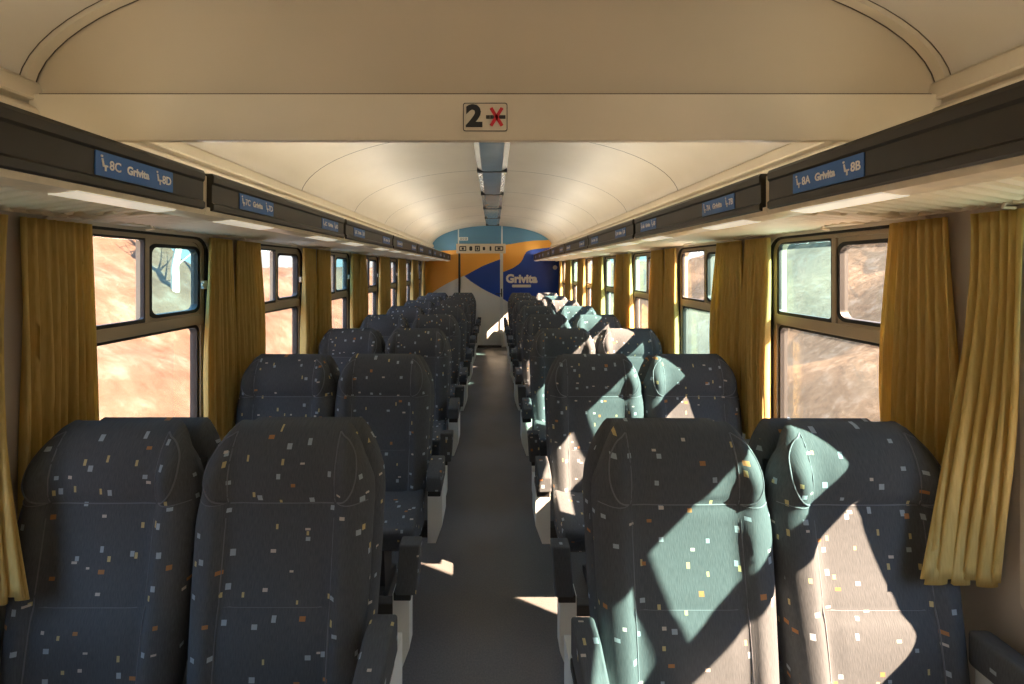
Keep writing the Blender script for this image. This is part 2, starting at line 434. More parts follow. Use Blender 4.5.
# class sign on the beam
FACE = Matrix.Rotation(math.pi/2, 4, 'X')       # text facing -Y
root = thing('class_sign', 'small cream sign with a black 2 and a crossed-out cigarette on the beam', 'sign', (0, BY, 1.94))
w, h = .057, .0365
bm = bmesh.new(); prism(bm, rrect(-w, w, -h, h, .006), lambda x, z: (x, -.0005, z), lambda x, z: (x, -.003, z)); link('sign_plate', bm, M['cream'], root)
bm = bmesh.new(); ring(bm, rrect(-w, w, -h, h, .006), rrect(-w+.0018, w-.0018, -h+.0018, h-.0018, .005), lambda x, z, t: (x, -.003-.0008*t, z)); link('border', bm, M['dark'], root)
text_mesh('numeral', '2', .076, M['ink'], root, Matrix.Translation((-.0285, -.0036, 0)) @ FACE, bold=.0034, sx=1.08)
sym = thing('no_smoking_symbol', None, None); sym.parent = root
bm = bmesh.new(); box(bm, .002, .012, -.0042, -.003, -.0045, .0045); link('cigarette_filter', bm, M['valance'], sym)
bm = bmesh.new(); box(bm, .013, .052, -.0042, -.003, -.0045, .0045); link('cigarette', bm, M['ink'], sym)
bm = bmesh.new()
for ang in (58, -58):
    b2 = bmesh.new(); box(b2, -.027, .027, -.0052, -.0042, -.0042, .0042)
    bmesh.ops.transform(b2, matrix=Matrix.Translation((.029, 0, 0)) @ Matrix.Rotation(math.radians(ang), 4, 'Y'), verts=b2.verts[:])
    me = bpy.data.meshes.new('tmp'); b2.to_mesh(me); b2.free(); bm.from_mesh(me); bpy.data.meshes.remove(me)
link('red_cross', bm, M['red'], sym)

# luggage racks ---------------------------------------------------------
VALX, VZ0, VZ1 = .83, 1.725, 1.838
VPROF = [(0, 0), (-.006, .004), (-.007, .020), (-.001, .026), (-.001, .080), (-.006, .086), (-.007, .104), (-.002, .113), (.022, .113), (.022, 0)]
ORD = ['first', 'second', 'third', 'fourth', 'fifth', 'sixth', 'seventh', 'eighth']
JO = [-2.0, .09, 1.19] + [1.19+1.1*i for i in range(1, 7)] + [7.97]
SEGL = JO[-1]
lab_no = {}
num = 8
labels_y = []
for j in range(2, 9):
    labels_y += [(JO[j]-.205, j-1), (JO[j]+.25, j)]
def seat_icon(bm, x, z, sc):
    # little side-on seat pictogram
    pl = [(-.006, .016), (-.002, .016), (.001, .002), (.010, .002), (.010, -.002), (.006, -.002), (.006, -.012), (.002, -.012), (.002, -.003), (-.003, -.003)]
    prism(bm, [(x+a*sc, z+b*sc) for a, b in pl], lambda a, b: (a, b, 0), lambda a, b: (a, b, .0008))
    prism(bm, [(x+(-.005+.003*math.cos(t))*sc, z+(.021+.003*math.sin(t))*sc) for t in [k*math.pi/4 for k in range(8)]], lambda a, b: (a, b, 0), lambda a, b: (a, b, .0008))
for s, nm in ((-1, 'left'), (1, 'right')):
    for j in range(len(JO)-1):
        y0, y1 = JO[j]+.018, JO[j+1]-.018
        if y0 < -.05: lb = 'luggage rack section above the %s side behind the viewer' % nm
        else: lb = '%s luggage rack section with dark front, %s from the camera' % (nm, ORD[max(0, j-1)])
        root = thing('luggage_rack', lb, 'luggage rack', (s*VALX, (y0+y1)/2, 0), 'luggage rack sections along both walls')
        L_ = (y1-y0)/2
        X = lambda d: s*d
        bm = bmesh.new(); extrude_y(bm, [(X(x), VZ0+z) for x, z in VPROF], -L_, L_); link('valance', bm, M['valance'], root, smooth=True, sharp=25)
        # front light trough and shelf frame
        bm = bmesh.new(); extrude_y(bm, [(X(x), z) for x, z in ((.004, 1.7245), (.010, 1.712), (.050, 1.706), (.075, 1.706), (.075, 1.716), (.022, 1.735), (.004, 1.735))], -L_-.017, L_+.017)
        link('front_rail', bm, M['alu'], root)
        bm = bmesh.new()
        x0, x1 = sorted((X(.49), X(.515))); box(bm, x0, x1, -L_-.017, L_+.017, 1.712, 1.736, .003)
        link('wall_rail', bm, M['slat'], root)
        bm = bmesh.new()
        ns = int((2*L_)/.038)
        for i in range(ns+4):
            yy_ = -L_-.17+(i+.5)*.038
            pa, pb = .072, .497                       # the bars run slightly askew from the trough to the wall rail
            if yy_ < -L_: pa += (-L_-yy_)/.42
            if pa > .45: continue
            if yy_+.42*(pb-.072) > L_: pb = .072+(L_-yy_)/.42
            tube(bm, [(X(q), yy_+.42*(q-.072), 1.724) for q in (pa, pb)], .0125, 8)
        link('slats', bm, M['slat'], root)
        bm = bmesh.new(); x0, x1 = sorted((X(.02), X(.515))); box(bm, x0, x1, -L_, L_, 1.7315, 1.740); link('shelf_sheet', bm, M['slat'], root)
        for e in (-L_-.017, L_+.002):
            bm = bmesh.new(); x0, x1 = sorted((X(.012), X(.50))); box(bm, x0, x1, e, e+.015, 1.728, 1.83, .002)
            link('end_bracket', bm, M['cornice'], root)
        for e in (-.55*L_, .5*L_):
            bm = bmesh.new(); x0, x1 = sorted((X(.43), X(.49))); box(bm, x0, x1, e-.05, e+.05, 1.708, 1.716, .002)
            tube(bm, [(X(.44), e+.07, 1.712), (X(.44), e+.075, 1.702), (X(.47), e+.075, 1.700)], .004)
            link('shelf_clip', bm, M['slat'], root)
        bm = bmesh.new(); prism(bm, [(X(.024), 1.826), (X(.046), 1.846), (X(.050), 1.842), (X(.028), 1.822)], lambda x, z: (x, -L_+.03, z), lambda x, z: (x, L_-(.40 if j == 1 else .03), z)); link('added_fill_strip', bm, M['fill_glow'], root)  # added glowing strip, hidden behind the valance to brighten the ceiling
        for ly, sj in labels_y:
            if sj != j: continue
            i = labels_y.index((ly, sj)); n_ = 8-i
            loc = ly-(y0+y1)/2-((.03 if s < 0 else .012) if n_ == 8 else 0)
            # plate: local frame u along the text, facing the aisle
            rotm = Matrix.Rotation(-s*math.pi/2, 4, 'Z') @ FACE
            base = Matrix.Translation((s*(-.0012), loc, VZ0+.053)) @ rotm
            bm = bmesh.new(); prism(bm, rrect(-.103, .103, -.0265, .0265, .002), lambda a, b: (a, b, 0), lambda a, b: (a, b, .0022)); bmesh.ops.transform(bm, matrix=base, verts=bm.verts[:])
            pl = link('number_plate', bm, M['blue'], root)
            up = base @ Matrix.Translation((0, 0, .0024))
            text_mesh('lettering', 'Grivita', .026, M['white'], pl, up, bold=.0011, sx=.82)
            if n_ >= 1:
                A, B_ = ('C', 'D') if s < 0 else ('A', 'B')
                text_mesh('seat_number', '%d%s' % (n_, A), .029, M['white'], pl, up @ Matrix.Translation((-.058, 0, 0)), sx=.8, bold=.0007)
                text_mesh('seat_number', '%d%s' % (n_, B_), .029, M['white'], pl, up @ Matrix.Translation((.083, 0, 0)), sx=.8, bold=.0007)
            for ix in (-.085, .058):
                bm = bmesh.new(); seat_icon(bm, ix, -.003, .95); bmesh.ops.transform(bm, matrix=up, verts=bm.verts[:]); link('seat_pictogram', bm, M['white'], pl)
            # reading lamp in the trough beneath the plate
            yl = loc
            bm = bmesh.new()
            pr = [(X(.009), 1.7125), (X(.012), 1.709), (X(.060), 1.7035), (X(.068), 1.7035), (X(.068), 1.707)]
            extrude_y(bm, pr, yl-.13, yl+.13)
            link('reading_light', bm, M['reading'], root)

# ceiling lights --------------------------------------------------------
def ceil_light(y0, y1, label):
    root = thing('ceiling_light', label, 'ceiling light', (.012, (y0+y1)/2, VZ+VB), 'ceiling light panels along the vault')
    L_ = (y1-y0)/2-.012
    bm = bmesh.new(); extrude_y(bm, [(-.125, .01), (-.125, -.012), (-.085, -.034), (.085, -.034), (.125, -.012), (.125, .01)], -L_, L_)
    link('side_profile', bm, M['lampedge'], root)
    bm = bmesh.new(); extrude_y(bm, [(-.082, -.03), (-.082, -.037), (-.06, -.040), (.06, -.040), (.082, -.037), (.082, -.03)], -L_, L_)
    link('diffuser', bm, M['lampglass'], root, smooth=True)
    bm = bmesh.new()
    box(bm, -.128, .128, L_-.002, L_+.022, -.045, .01, .002)
    link('divider', bm, M['black'], root)
div = [1.09, 2.35, 3.40, 4.45, 5.50, 6.55, 7.60]
for i, (a, b) in enumerate(zip(div, div[1:])):
    ceil_light(a, b, 'blue-grey glossy ceiling light panel, %s beyond the cream beam' % ('first' if i == 0 else ORD[i]))

# end wall, mural, door --------------------------------------------------
def px(x, y): return (CAMX+(x-493)*YE/F, CAMZ-(y-269)*YE/F)
def clip(poly, x0, x1):
    for lim, sg in ((x0, 1), (x1, -1)):
        out = []
        for i in range(len(poly)):
            a, b = poly[i-1], poly[i]
            ia, ib = (a[0]-lim)*sg >= 0, (b[0]-lim)*sg >= 0
            if ia != ib:
                t = (lim-a[0])/(b[0]-a[0]); out.append((lim, a[1]+t*(b[1]-a[1])))
            if ib: out.append(b)
        poly = out
        if not poly: return []
    return poly
def clipz(poly, z1):
    return [(b, a) for a, b in clip([(z, x) for x, z in poly], -9, z1)] if poly else []
DX0, DX1 = px(459.5, 0)[0], px(501.5, 0)[0]; DZ = px(0, 253)[1]
bm = bmesh.new(); box(bm, -1.45, 1.45, YE, YE+.1, -.1, 2.62)
tag(link('wall_far', bm, M['mwhite']), 'end wall covered in an orange, blue and white printed foil', 'wall', kind='structure')
wall_far = bpy.data.objects['wall_far']
def curve(pts, n=10):
    out = []
    for i in range(len(pts)-1):
        p0, p1, p2, p3 = pts[max(0, i-1)], pts[i], pts[i+1], pts[min(len(pts)-1, i+2)]
        for k in range(n):
            t = k/n
            out.append(tuple(.5*(2*p1[q]+(p2[q]-p0[q])*t+(2*p0[q]-5*p1[q]+4*p2[q]-p3[q])*t*t+(-p0[q]+3*p1[q]-3*p2[q]+p3[q])*t**3) for q in (0, 1)))
    return out+[pts[-1]]
def P(l): return [px(*p) for p in l]
L0, R0 = 420, 570
teal = P([(L0, 200), (R0, 200)] + curve([(R0, 238), (548, 240), (530, 241), (505, 245), (480, 248.5), (457, 250), (440, 251), (L0, 253)]))
orange_l = P(curve([(L0, 253), (440, 251), (457, 250), (480, 248.5), (502, 245.3)]) + curve([(502, 258.5), (483, 266), (464.5, 276)]) + curve([(464.5, 275.5), (452, 281), (441, 287), (432, 293), (L0, 303)]))
orange_r = P(curve([(502, 245.3), (530, 241), (548, 240), (R0, 238)]) + [(R0, 246)] + curve([(557, 247), (540, 248.5), (529, 250.5), (525, 254), (521, 262), (513, 268), (502, 272.5)]))
blue_d = P(curve([(464.5, 276), (483, 266), (502, 258.5)]) + curve([(502, 298.2), (485, 290), (472, 282), (464.5, 276)]))
blue_r = P([(502, 272.5)] + curve([(513, 268), (521, 262), (525, 254), (529, 250.5), (540, 248.5), (557, 247)]) + [(R0, 246), (R0, 345), (520, 345), (516, 325)] + curve([(508, 302), (502, 298.2)]))
REG = [('teal', teal), ('orange', orange_l), ('orange', orange_r), ('mblue', blue_d), ('mblue', blue_r)]
def foil(parent, y, x0, x1, zmax=None):
    out = {}
    for key, poly in REG:
        q = clip(poly, x0, x1)
        if zmax is not None: q = clipz(q, zmax)
        if len(q) < 3: continue
        cl = []
        for p in q:
            if not cl or (abs(p[0]-cl[-1][0])+abs(p[1]-cl[-1][1])) > 1e-4: cl.append(p)
        if len(cl) > 2 and (abs(cl[0][0]-cl[-1][0])+abs(cl[0][1]-cl[-1][1])) < 1e-4: cl.pop()
        if len(cl) < 3: continue
        out.setdefault(key, []).append(cl)
    mats = list(out)
    b = bmesh.new()
    for mi, key in enumerate(mats):
        for cl in out[key]:
            n0 = len(b.faces)
            prism(b, cl, lambda x, z: (x, y, z), lambda x, z: (x, y-.0015, z))
            b.faces.ensure_lookup_table()
            for f in b.faces[n0:]: f.material_index = mi
    bmesh.ops.triangulate(b, faces=[f for f in b.faces if len(f.verts) > 4])
    o = link('mural_foil', b, [M[k] for k in mats], parent)
    return o
foil(wall_far, YE-.0005, -1.34, DX0-.0)
foil(wall_far, YE-.0005, DX1, 1.34)
# strip of foil above the door, from the header up
bm = bmesh.new(); x0, x1 = DX0, DX1
prism(bm, [(x0, DZ), (x1, DZ), (x1, 2.5), (x0, 2.5)], lambda x, z: (x, YE-.0005, z), lambda x, z: (x, YE-.002, z)); link('mural_foil', bm, M['teal'], wall_far)
door = tag(thing('door_1', None, None, ((DX0+DX1)/2, YE-.03, 0)), 'flush end door in orange, blue and white foil', 'door', kind='structure')
dc = (DX0+DX1)/2; hw_ = (DX1-DX0)/2
bm = bmesh.new(); box(bm, -hw_+.02, hw_-.02, 0, .027, .03, DZ, .003); link('door_leaf', bm, M['mwhite'], door)
dl = foil(door, YE-.0305, DX0+.022, DX1-.022, DZ-.004); dl.data.transform(Matrix.Translation((-dc, -(YE-.03), 0)))
bm = bmesh.new(); box(bm, -hw_-.02, -hw_+.02, -.015, .028, 0, DZ+.02, .004); link('door_jamb', bm, M['dark'], door)
bm = bmesh.new(); box(bm, hw_-.03, hw_+.03, -.02, .028, 0, DZ+.02, .004); link('door_jamb', bm, M['panel'], door)
bm = bmesh.new(); box(bm, -hw_, hw_, -.10, .028, 0, .035, .004); link('threshold', bm, M['black'], door)
bm = bmesh.new(); box(bm, hw_-.012, hw_+.012, -.045, -.02, 1.0, 1.16, .004); tube(bm, [(hw_-.02, -.045, 1.06), (hw_-.02, -.075, 1.06), (hw_-.12, -.075, 1.06)], .010, 8); link('door_handle', bm, M['dark'], door)
for x in (DX0-.02, DX1+.01):      # seams of the wall above the door
    bm = bmesh.new(); box(bm, x-.012, x+.012, YE-.008, YE, DZ+.15, 2.44, .002); link('panel_seam', bm, M['panel'], wall_far)
hs = thing('door_header_sign', 'narrow cream sign panel with dark pictograms above the end door', 'sign', ((px(481, 0)[0]), YE-.03, px(0, 248.7)[1]))
bm = bmesh.new(); box(bm, -.49, .49, -.03, .028, -.095, .095, .006); link('sign_panel', bm, M['cream'], hs)
for x, w_, h_ in ((-.36, .07, .05), (-.20, .03, .045), (-.07, .05, .055), (.06, .025, .035), (.19, .018, .045), (.36, .085, .045)):
    bm = bmesh.new()
    if w_ > .045:
        ring(bm, rrect(x-w_, x+w_, -h_, h_, .012), rrect(x-w_+.02, x+w_-.02, -h_+.02, h_-.02, .006), lambda a, b, t: (a, -.0305-.0025*t, b))
        box(bm, x-w_*.35, x+w_*.35, -.033, -.0305, -h_*.45, h_*.45)
    else:
        prism(bm, rrect(x-w_, x+w_, -h_, h_, w_*.8), lambda a, b: (a, -.0305, b), lambda a, b: (a, -.033, b))
    link('pictogram', bm, M['ink'], hs)
ns_ = thing('number_sign', 'tiny white notice on the blue strip above the end door', 'sign', (px(463.5, 0)[0], YE-.002, px(0, 238.8)[1]))
bm = bmesh.new(); prism(bm, rrect(-.09, .09, -.033, .033, .01), lambda a, b: (a, 0, b), lambda a, b: (a, -.006, b)); link('sign_plate', bm, M['mwhite'], ns_)
bm = bmesh.new()
for x in (-.05, 0, .05): ring(bm, rrect(x-.018, x+.018, -.02, .02, .006), rrect(x-.010, x+.010, -.012, .012, .004), lambda a, b, t: (a, -.006-.001*t, b))
link('marking', bm, M['dark'], ns_)
c1 = px(521.5, 279); c2 = px(521.5, 286)
lt = text_mesh('lettering', 'Grivita', .225, M['white'], wall_far, Matrix.Translation((c1[0], YE-.004, c1[1])) @ FACE, bold=.012)
bm = bmesh.new()
prism(bm, rrect(c2[0]-.19, c2[0]+.19, c2[1]-.028, c2[1]+.028, .02), lambda x, z: (x, YE-.002, z), lambda x, z: (x, YE-.004, z)); link('lettering_bar', bm, M['mwhite'], wall_far)
bm = bmesh.new(); cx_, cz_ = px(555, 267.5); prism(bm, [(cx_+.045*math.cos(t), cz_+.045*math.sin(t)) for t in [k*math.pi/10 for k in range(20)]], lambda a, b: (a, YE-.002, b), lambda a, b: (a, YE-.006, b))
tag(link('round_sticker', bm, M['mwhite']), 'small round pale sticker on the blue end wall', 'sticker')

# ------------------------------------------------------------------ seats
ZT, ZBm = 1.108, .40
HW = [(.38, .214), (.48, .226), (.70, .237), (.90, .243), (.965, .237), (1.012, .222), (1.050, .204), (1.076, .188), (1.096, .172), (ZT, .156)]
REC = math.tan(math.radians(8.0))
def yfront(x, z, hw=None):
    """front face of the backrest before edge curl (towards -y is towards the sitter)"""
    ax = abs(x)
    y = -(ZT-z)*REC
    b = 0.
    low = 1-sstep(.84, .95, z)
    b += .022*sstep(.120, .175, ax)*low                     # side bolsters
    ear = math.exp(-((ax-.185)/.045)**2)*math.exp(-((z-.985)/.075)**2)
    b += .042*ear                                           # headrest ears
    b += .018*math.exp(-(x/.12)**4)*math.exp(-((z-.985)/.075)**2)   # head pillow
    b += .012*math.exp(-((z-.58)/.10)**2)*(1-sstep(.10, .17, ax))   # lumbar
    b -= .007*math.exp(-((z-.908)/.012)**2)*(1-sstep(.15, .20, ax))  # stitched creases
    b -= .005*math.exp(-((z-.655)/.012)**2)*(1-sstep(.15, .19, ax))
    b -= .005*math.exp(-((ax-.147)/.009)**2)
    return y-b
def edge(u, a=.70, r=.045):
    t = max(0., (u-a)/(1-a)); return r*(1-math.sqrt(max(0., 1-t*t)))
def loft_back(hwtab, zb, zt, thick, back, nu=36, nv=44, front=None, scale=1., drop=.05):
    bm = bmesh.new(); uvl = bm.loops.layers.uv.new('UVMap'); UV = {}
    zs = [zb+(zt-zb)*(1-(1-k/nv)**1.35) for k in range(nv+1)]
    F_, B_ = [], []
    for z in zs:
        hw = lerpt(hwtab, z)*scale; rf, rb = [], []
        for i in range(nu+1):
            s_ = -1+2*i/nu; s_ = math.copysign(1-(1-abs(s_))**1.25, s_) if s_ else 0
            x = s_*hw; u = abs(s_)
            ttop = edge(max(0, (z-zb)/(zt-zb)), .90, .045)
            tbot = edge(max(0, 1-(z-zb)/(zt-zb)), .95, .03)
            yf = front(x, z)+min(.048, max(edge(u), ttop, tbot))
            yb = -(ZT-z)*REC+back(z)-min(.05, max(edge(u, .6, .05), ttop, tbot))
            vf = bm.verts.new((x, yf, z)); vb = bm.verts.new((x, max(yb, yf+.008), z-drop*sstep(zt-.17, zt, z)))
            UV[vf] = (x, z); UV[vb] = (x+3.3, z)
            rf.append(vf); rb.append(vb)
        F_.append(rf); B_.append(rb)
    def q(a, b, c, d):
        f = bm.faces.new((a, b, c, d))
    for j in range(nv):
        for i in range(nu):
            q(F_[j][i], F_[j][i+1], F_[j+1][i+1], F_[j+1][i]); q(B_[j][i], B_[j+1][i], B_[j+1][i+1], B_[j][i+1])
        q(F_[j][0], F_[j+1][0], B_[j+1][0], B_[j][0]); q(F_[j][nu], B_[j][nu], B_[j+1][nu], F_[j+1][nu])
    for i in range(nu):
        q(F_[0][i], B_[0][i], B_[0][i+1], F_[0][i+1]); q(F_[nv][i], F_[nv][i+1], B_[nv][i+1], B_[nv][i])
    bm.normal_update()
    for f in bm.faces:
        side = abs(f.normal.x) > .75
        for lp in f.loops:
            c = lp.vert.co; lp[uvl].uv = (c.y+7, c.z) if side else UV[lp.vert]
    return bm
def seam(bm, pts, r=.0022, lift=.0005):
    pts = curve(pts, 6) if len(pts) > 2 else [tuple(pts[0][q]+(pts[1][q]-pts[0][q])*k/14 for q in (0, 1)) for k in range(15)]
    P3 = []
    for x, z in pts:
        hw = lerpt(HW, z); u = min(1, abs(x)/hw); t = edge((z-ZBm)/(ZT-ZBm), .90, .045)
        # match the loft's inverse spacing so the cord lies on the cloth
        P3.append((x, yfront(x, z)+min(.048, max(edge(u), t))-lift, z))
    tube(bm, P3, r, 5)
def pad(name, x0, x1, y0, y1, z0, z1, bev, parent, deform=None, seg=4, mat='fabric'):
    bm = bmesh.new(); box(bm, x0, x1, y0, y1, z0, z1)
    bmesh.ops.subdivide_edges(bm, edges=bm.edges[:], cuts=1 if deform is None else 7, use_grid_fill=True)
    es = [e for e in bm.edges if len(e.link_faces) == 2 and e.calc_face_angle(0) > .5]
    bmesh.ops.bevel(bm, geom=es, offset=bev, segments=seg, affect='EDGES', profile=.5, clamp_overlap=True)
    if deform:
        for v in bm.verts: v.co = deform(v.co.copy())
    return link(name, bm, M[mat], parent, smooth=True, sharp=60)

def make_seat(name_label, aisle, a):
    """a: +1 when the aisle lies to +x of this seat. Origin on the floor under the top front of the backrest."""
    root = thing('train_seat', name_label, 'seat')
    back = link('backrest', loft_back(HW, ZBm, ZT, .1, lambda z: .085+.02*(1-sstep(.4, 1.0, z)), front=yfront), M['fabric'], root, smooth=True, sharp=70)
    bm = bmesh.new()
    seam(bm, [(-.147, .908), (.147, .908)]); seam(bm, [(-.147, .655), (.147, .655)])
    for s in (-1, 1):
        seam(bm, [(s*.147, .42), (s*.147, .908)])
        seam(bm, [(s*.147, .908), (s*.146, .96), (s*.146, 1.02), (s*.146, 1.088)])
        seam(bm, [(s*.147, .908), (s*.185, .93), (s*.205, .975), (s*.200, 1.03), (s*.175, 1.070), (s*.147, 1.088)])
        seam(bm, [(s*.147, .908), (s*.205, .912), (s*.232, .912)], .0013)
    link('piping', bm, M['piping'], back, smooth=True)
    SH = [(z-.022, w+.001) for z, w in HW]
    shell = loft_back(SH, .42, ZT-.026, .05, lambda z: .155+.01*(1-sstep(.4, 1.0, z)), nu=24, nv=26, drop=.03, front=lambda x, z: -(ZT-z)*REC+.098+.018*(1-sstep(.45, .9, z)))
    link('back_shell', shell, M['fabric'], root, smooth=True, sharp=70)
    bm = bmesh.new(); box(bm, -.20, .20, -.02, .09, .44, .98, .004)
    bmesh.ops.transform(bm, matrix=Matrix.Translation((0, -.03, .0)) @ Matrix.Shear('XY', 4, (0, 0)), verts=bm.verts[:])
    for v in bm.verts: v.co.y += .055-(ZT-v.co.z)*REC
    link('inner_frame', bm, M['black'], root)
    def dcu(c):
        t = (c.y+.352)/.267                          # 0 at the front edge
        ax = abs(c.x)/.226
        if c.z > .40: c.z += .012*sstep(.55, .85, ax)*(.3+.7*t) + .012*t - .010*(1-sstep(0, .25, t))
        if c.z < .40: c.z -= .02*(t > .5); c.y += .03*(1-sstep(0, .35, t))
        return c
    cu = pad('cushion', -.226, .226, -.352, -.085, .330, .455, .035, root, dcu)
    for s in (-1, 1):
        bm = bmesh.new(); tube(bm, [(s*.150, -.325+.225*k/12, .452+.012*k/12) for k in range(13)], .002, 5)
        link('piping', bm, M['piping'], cu)
    # seat pan, pedestal
    bm = bmesh.new(); box(bm, -.205, .205, -.27, -.02, .295, .34, .008); link('seat_pan', bm, M['black'], root)
    bm = bmesh.new()
    prism(bm, [(-.26, .0), (.02, .0), (.02, .03), (-.08, .08), (-.06, .297), (-.21, .297), (-.19, .08), (-.26, .03)], lambda y, z: (-.06, y, z), lambda y, z: (.06, y, z))
    link('pedestal', bm, M['dark'], root)
    if aisle:
        x0, x1 = sorted((a*.250, a*(.322 if a > 0 else .312)))
        ar = pad('armrest', x0, x1, -.20, -.045, .520, .622, .018, root, lambda c: Vector((c.x, c.y, c.z-.03*max(0, (-.12-c.y)/.08)*(c.z > .57))))
        bm = bmesh.new(); x2, x3 = sorted((a*.256, a*.316)); box(bm, x2, x3, -.186, -.06, .492, .524, .003); link('armrest_base', bm, M['black'], ar)
        post = [(a*.246, .50), (a*.316, .50), (a*.316, .32), (a*.285, .235), (a*.246, .235)]
        bm = bmesh.new(); prism(bm, post, lambda x, z: (x, -.125, z), lambda x, z: (x, .03, z)); link('side_panel', bm, M['panel'], root)
        # padded rear arm on its own pale post
        fr = pad('rear_armrest', x0+a*.012, x1+a*.012, .215, .268, .468, .622, .022, root, lambda c: Vector((c.x-a*.010*(.622-c.z)/.17, c.y-.02*(.622-c.z)/.17, c.z)))
        bm = bmesh.new(); x2, x3 = sorted((a*.246, a*.304)); box(bm, x2, x3, .205, .262, .445, .472, .003); link('armrest_base', bm, M['black'], fr)
        post = [(a*.240, .455), (a*.296, .455), (a*.296, .27), (a*.266, .19), (a*.240, .19)]
        bm = bmesh.new(); prism(bm, post, lambda x, z: (x, .222, z), lambda x, z: (x, .275, z)); link('side_panel', bm, M['panel'], root)
        bm = bmesh.new(); x2, x3 = sorted((a*.12, a*.25)); box(bm, x2, x3, .25, .285, .36, .40, .004); x2, x3 = sorted((a*.12, a*.16)); box(bm, x2, x3, -.03, .285, .36, .40, .004)
        box(bm, min(a*.08, a*.25), max(a*.08, a*.25), -.11, -.05, .25, .30, .004); box(bm, x2, x3, -.06, -.02, .28, .40, .004)
        link('bracket', bm, M['dark'], root)
    else:
        x0, x1 = sorted((-a*.218, -a*.278))
        ar = pad('armrest', x0, x1, -.52, -.075, .525, .618, .014, root)
        bm = bmesh.new(); box(bm, min(x0, x1)+.006, max(x0, x1)-.006, -.50, -.09, .33, .53, .004); link('side_panel', bm, M['panel'], ar)
        bm = bmesh.new(); x2, x3 = sorted((-a*.18, -a*.29)); box(bm, x2, x3, -.40, -.2, .305, .335, .004); link('bracket', bm, M['dark'], root)
    return root
kids = {}
def children(o): return [c for c in C.objects if c.parent == o]
def copy_tree(o, parent=None):
    c = o.copy(); C.objects.link(c)
    if parent: c.parent = parent
    for ch in [x for x in list(C.objects) if x.parent == o]: copy_tree(ch, c)
    return c
ROWS = ['nearest row', 'second row', 'third row', 'fourth row', 'fifth row', 'sixth row', 'seventh row', 'last row before the end wall']
for sx, side in ((-1, 'left'), (1, 'right')):
    for aisle in (True, False):
        proto = None
        for r in range(8):
            lb = 'speckled dark %s seat %s of the aisle, %s' % ('aisle' if aisle else 'window', side, ROWS[r] + (' from the camera' if 0 < r < 7 else ''))
            if proto is None: o = proto = make_seat(lb, aisle, -sx)
            else: o = copy_tree(proto); o['label'] = lb
            x = .54 if aisle else 1.030
            jig = random.Random(r*4+aisle*2+(sx > 0))
            dx = -.025 if (r == 0 and sx < 0) else 0
            o.location = (sx*x+dx*(.72 if aisle else .6), D1+PITCH*r+jig.uniform(-.006, .006)-.02*(r == 0), 0)
            o['group'] = 'speckled train seats in rows of two on each side of the aisle'

# ------------------------------------------------------------------ curtains
def curtain(s, yt0, yt1, yb0, yb1, label, seed, folds=6, xb=0., zb=.70, amp=.020, wave=0., xb1=0.):
    rnd = random.Random(seed)
    nu, nv = folds*10, 30
    zt = 1.698
    ph = [rnd.uniform(-.5, .5) for _ in range(folds+2)]; am = [rnd.uniform(.65, 1.25) for _ in range(folds+2)]
    wv = rnd.uniform(0, 6)
    bm = bmesh.new(); rows = []
    for j in range(nv+1):
        t = j/nv; z = zt+(zb-zt)*t; r = []
        e = t**1.15
        for i in range(nu+1):
            u = i/nu
            y = (yt0+(yb0-yt0)*e)*(1-u)+(yt1+(yb1-yt1)*e)*u
            f = u*folds; k = int(min(f, folds-1e-6)); fr = f-k
            A = am[k]*(1-fr)+am[k+1]*fr; P_ = ph[k]*(1-fr)+ph[k+1]*fr
            p = 2*math.pi*f+P_*1.6+.5*math.sin(3*t+k)
            # gathered pleats: tight at the heading, opening out downwards
            am_t = amp*(.55+.65*sstep(0, .7, t))*A
            dx = am_t*math.sin(p)+.25*am_t*math.sin(2.3*p+wv)
            y += (yb1-yb0)/folds*.22*math.cos(p)*(.6+.4*t)+.006*math.sin(5*t+wv+u*3)+wave*math.sin(math.pi*t)*(u-.3)
            x = XW-.038-xb*e-xb1*u*t**1.7-dx*.85
            r.append(bm.verts.new((s*min(x, XW-.006), y, z+.008*math.sin(p*.5+wv)*t)))
        rows.append(r)
    for a, b in zip(rows, rows[1:]):
        for i in range(nu): bm.faces.new((a[i], a[i+1], b[i+1], b[i]))
    o = link('curtain', bm, M['curtain'], None, smooth=True, sharp=180)
    m = o.modifiers.new('thickness', 'SOLIDIFY'); m.thickness = .0025
    tag(o, label, 'curtain', 'mustard pleated curtains at the windows')
    return o
WNAME = {-1: 'cut-off window nearest the camera', 0: 'first whole window', 1: 'second window', 2: 'third window', 3: 'fourth window', 4: 'fifth window', 5: 'sixth window', 6: 'last window'}
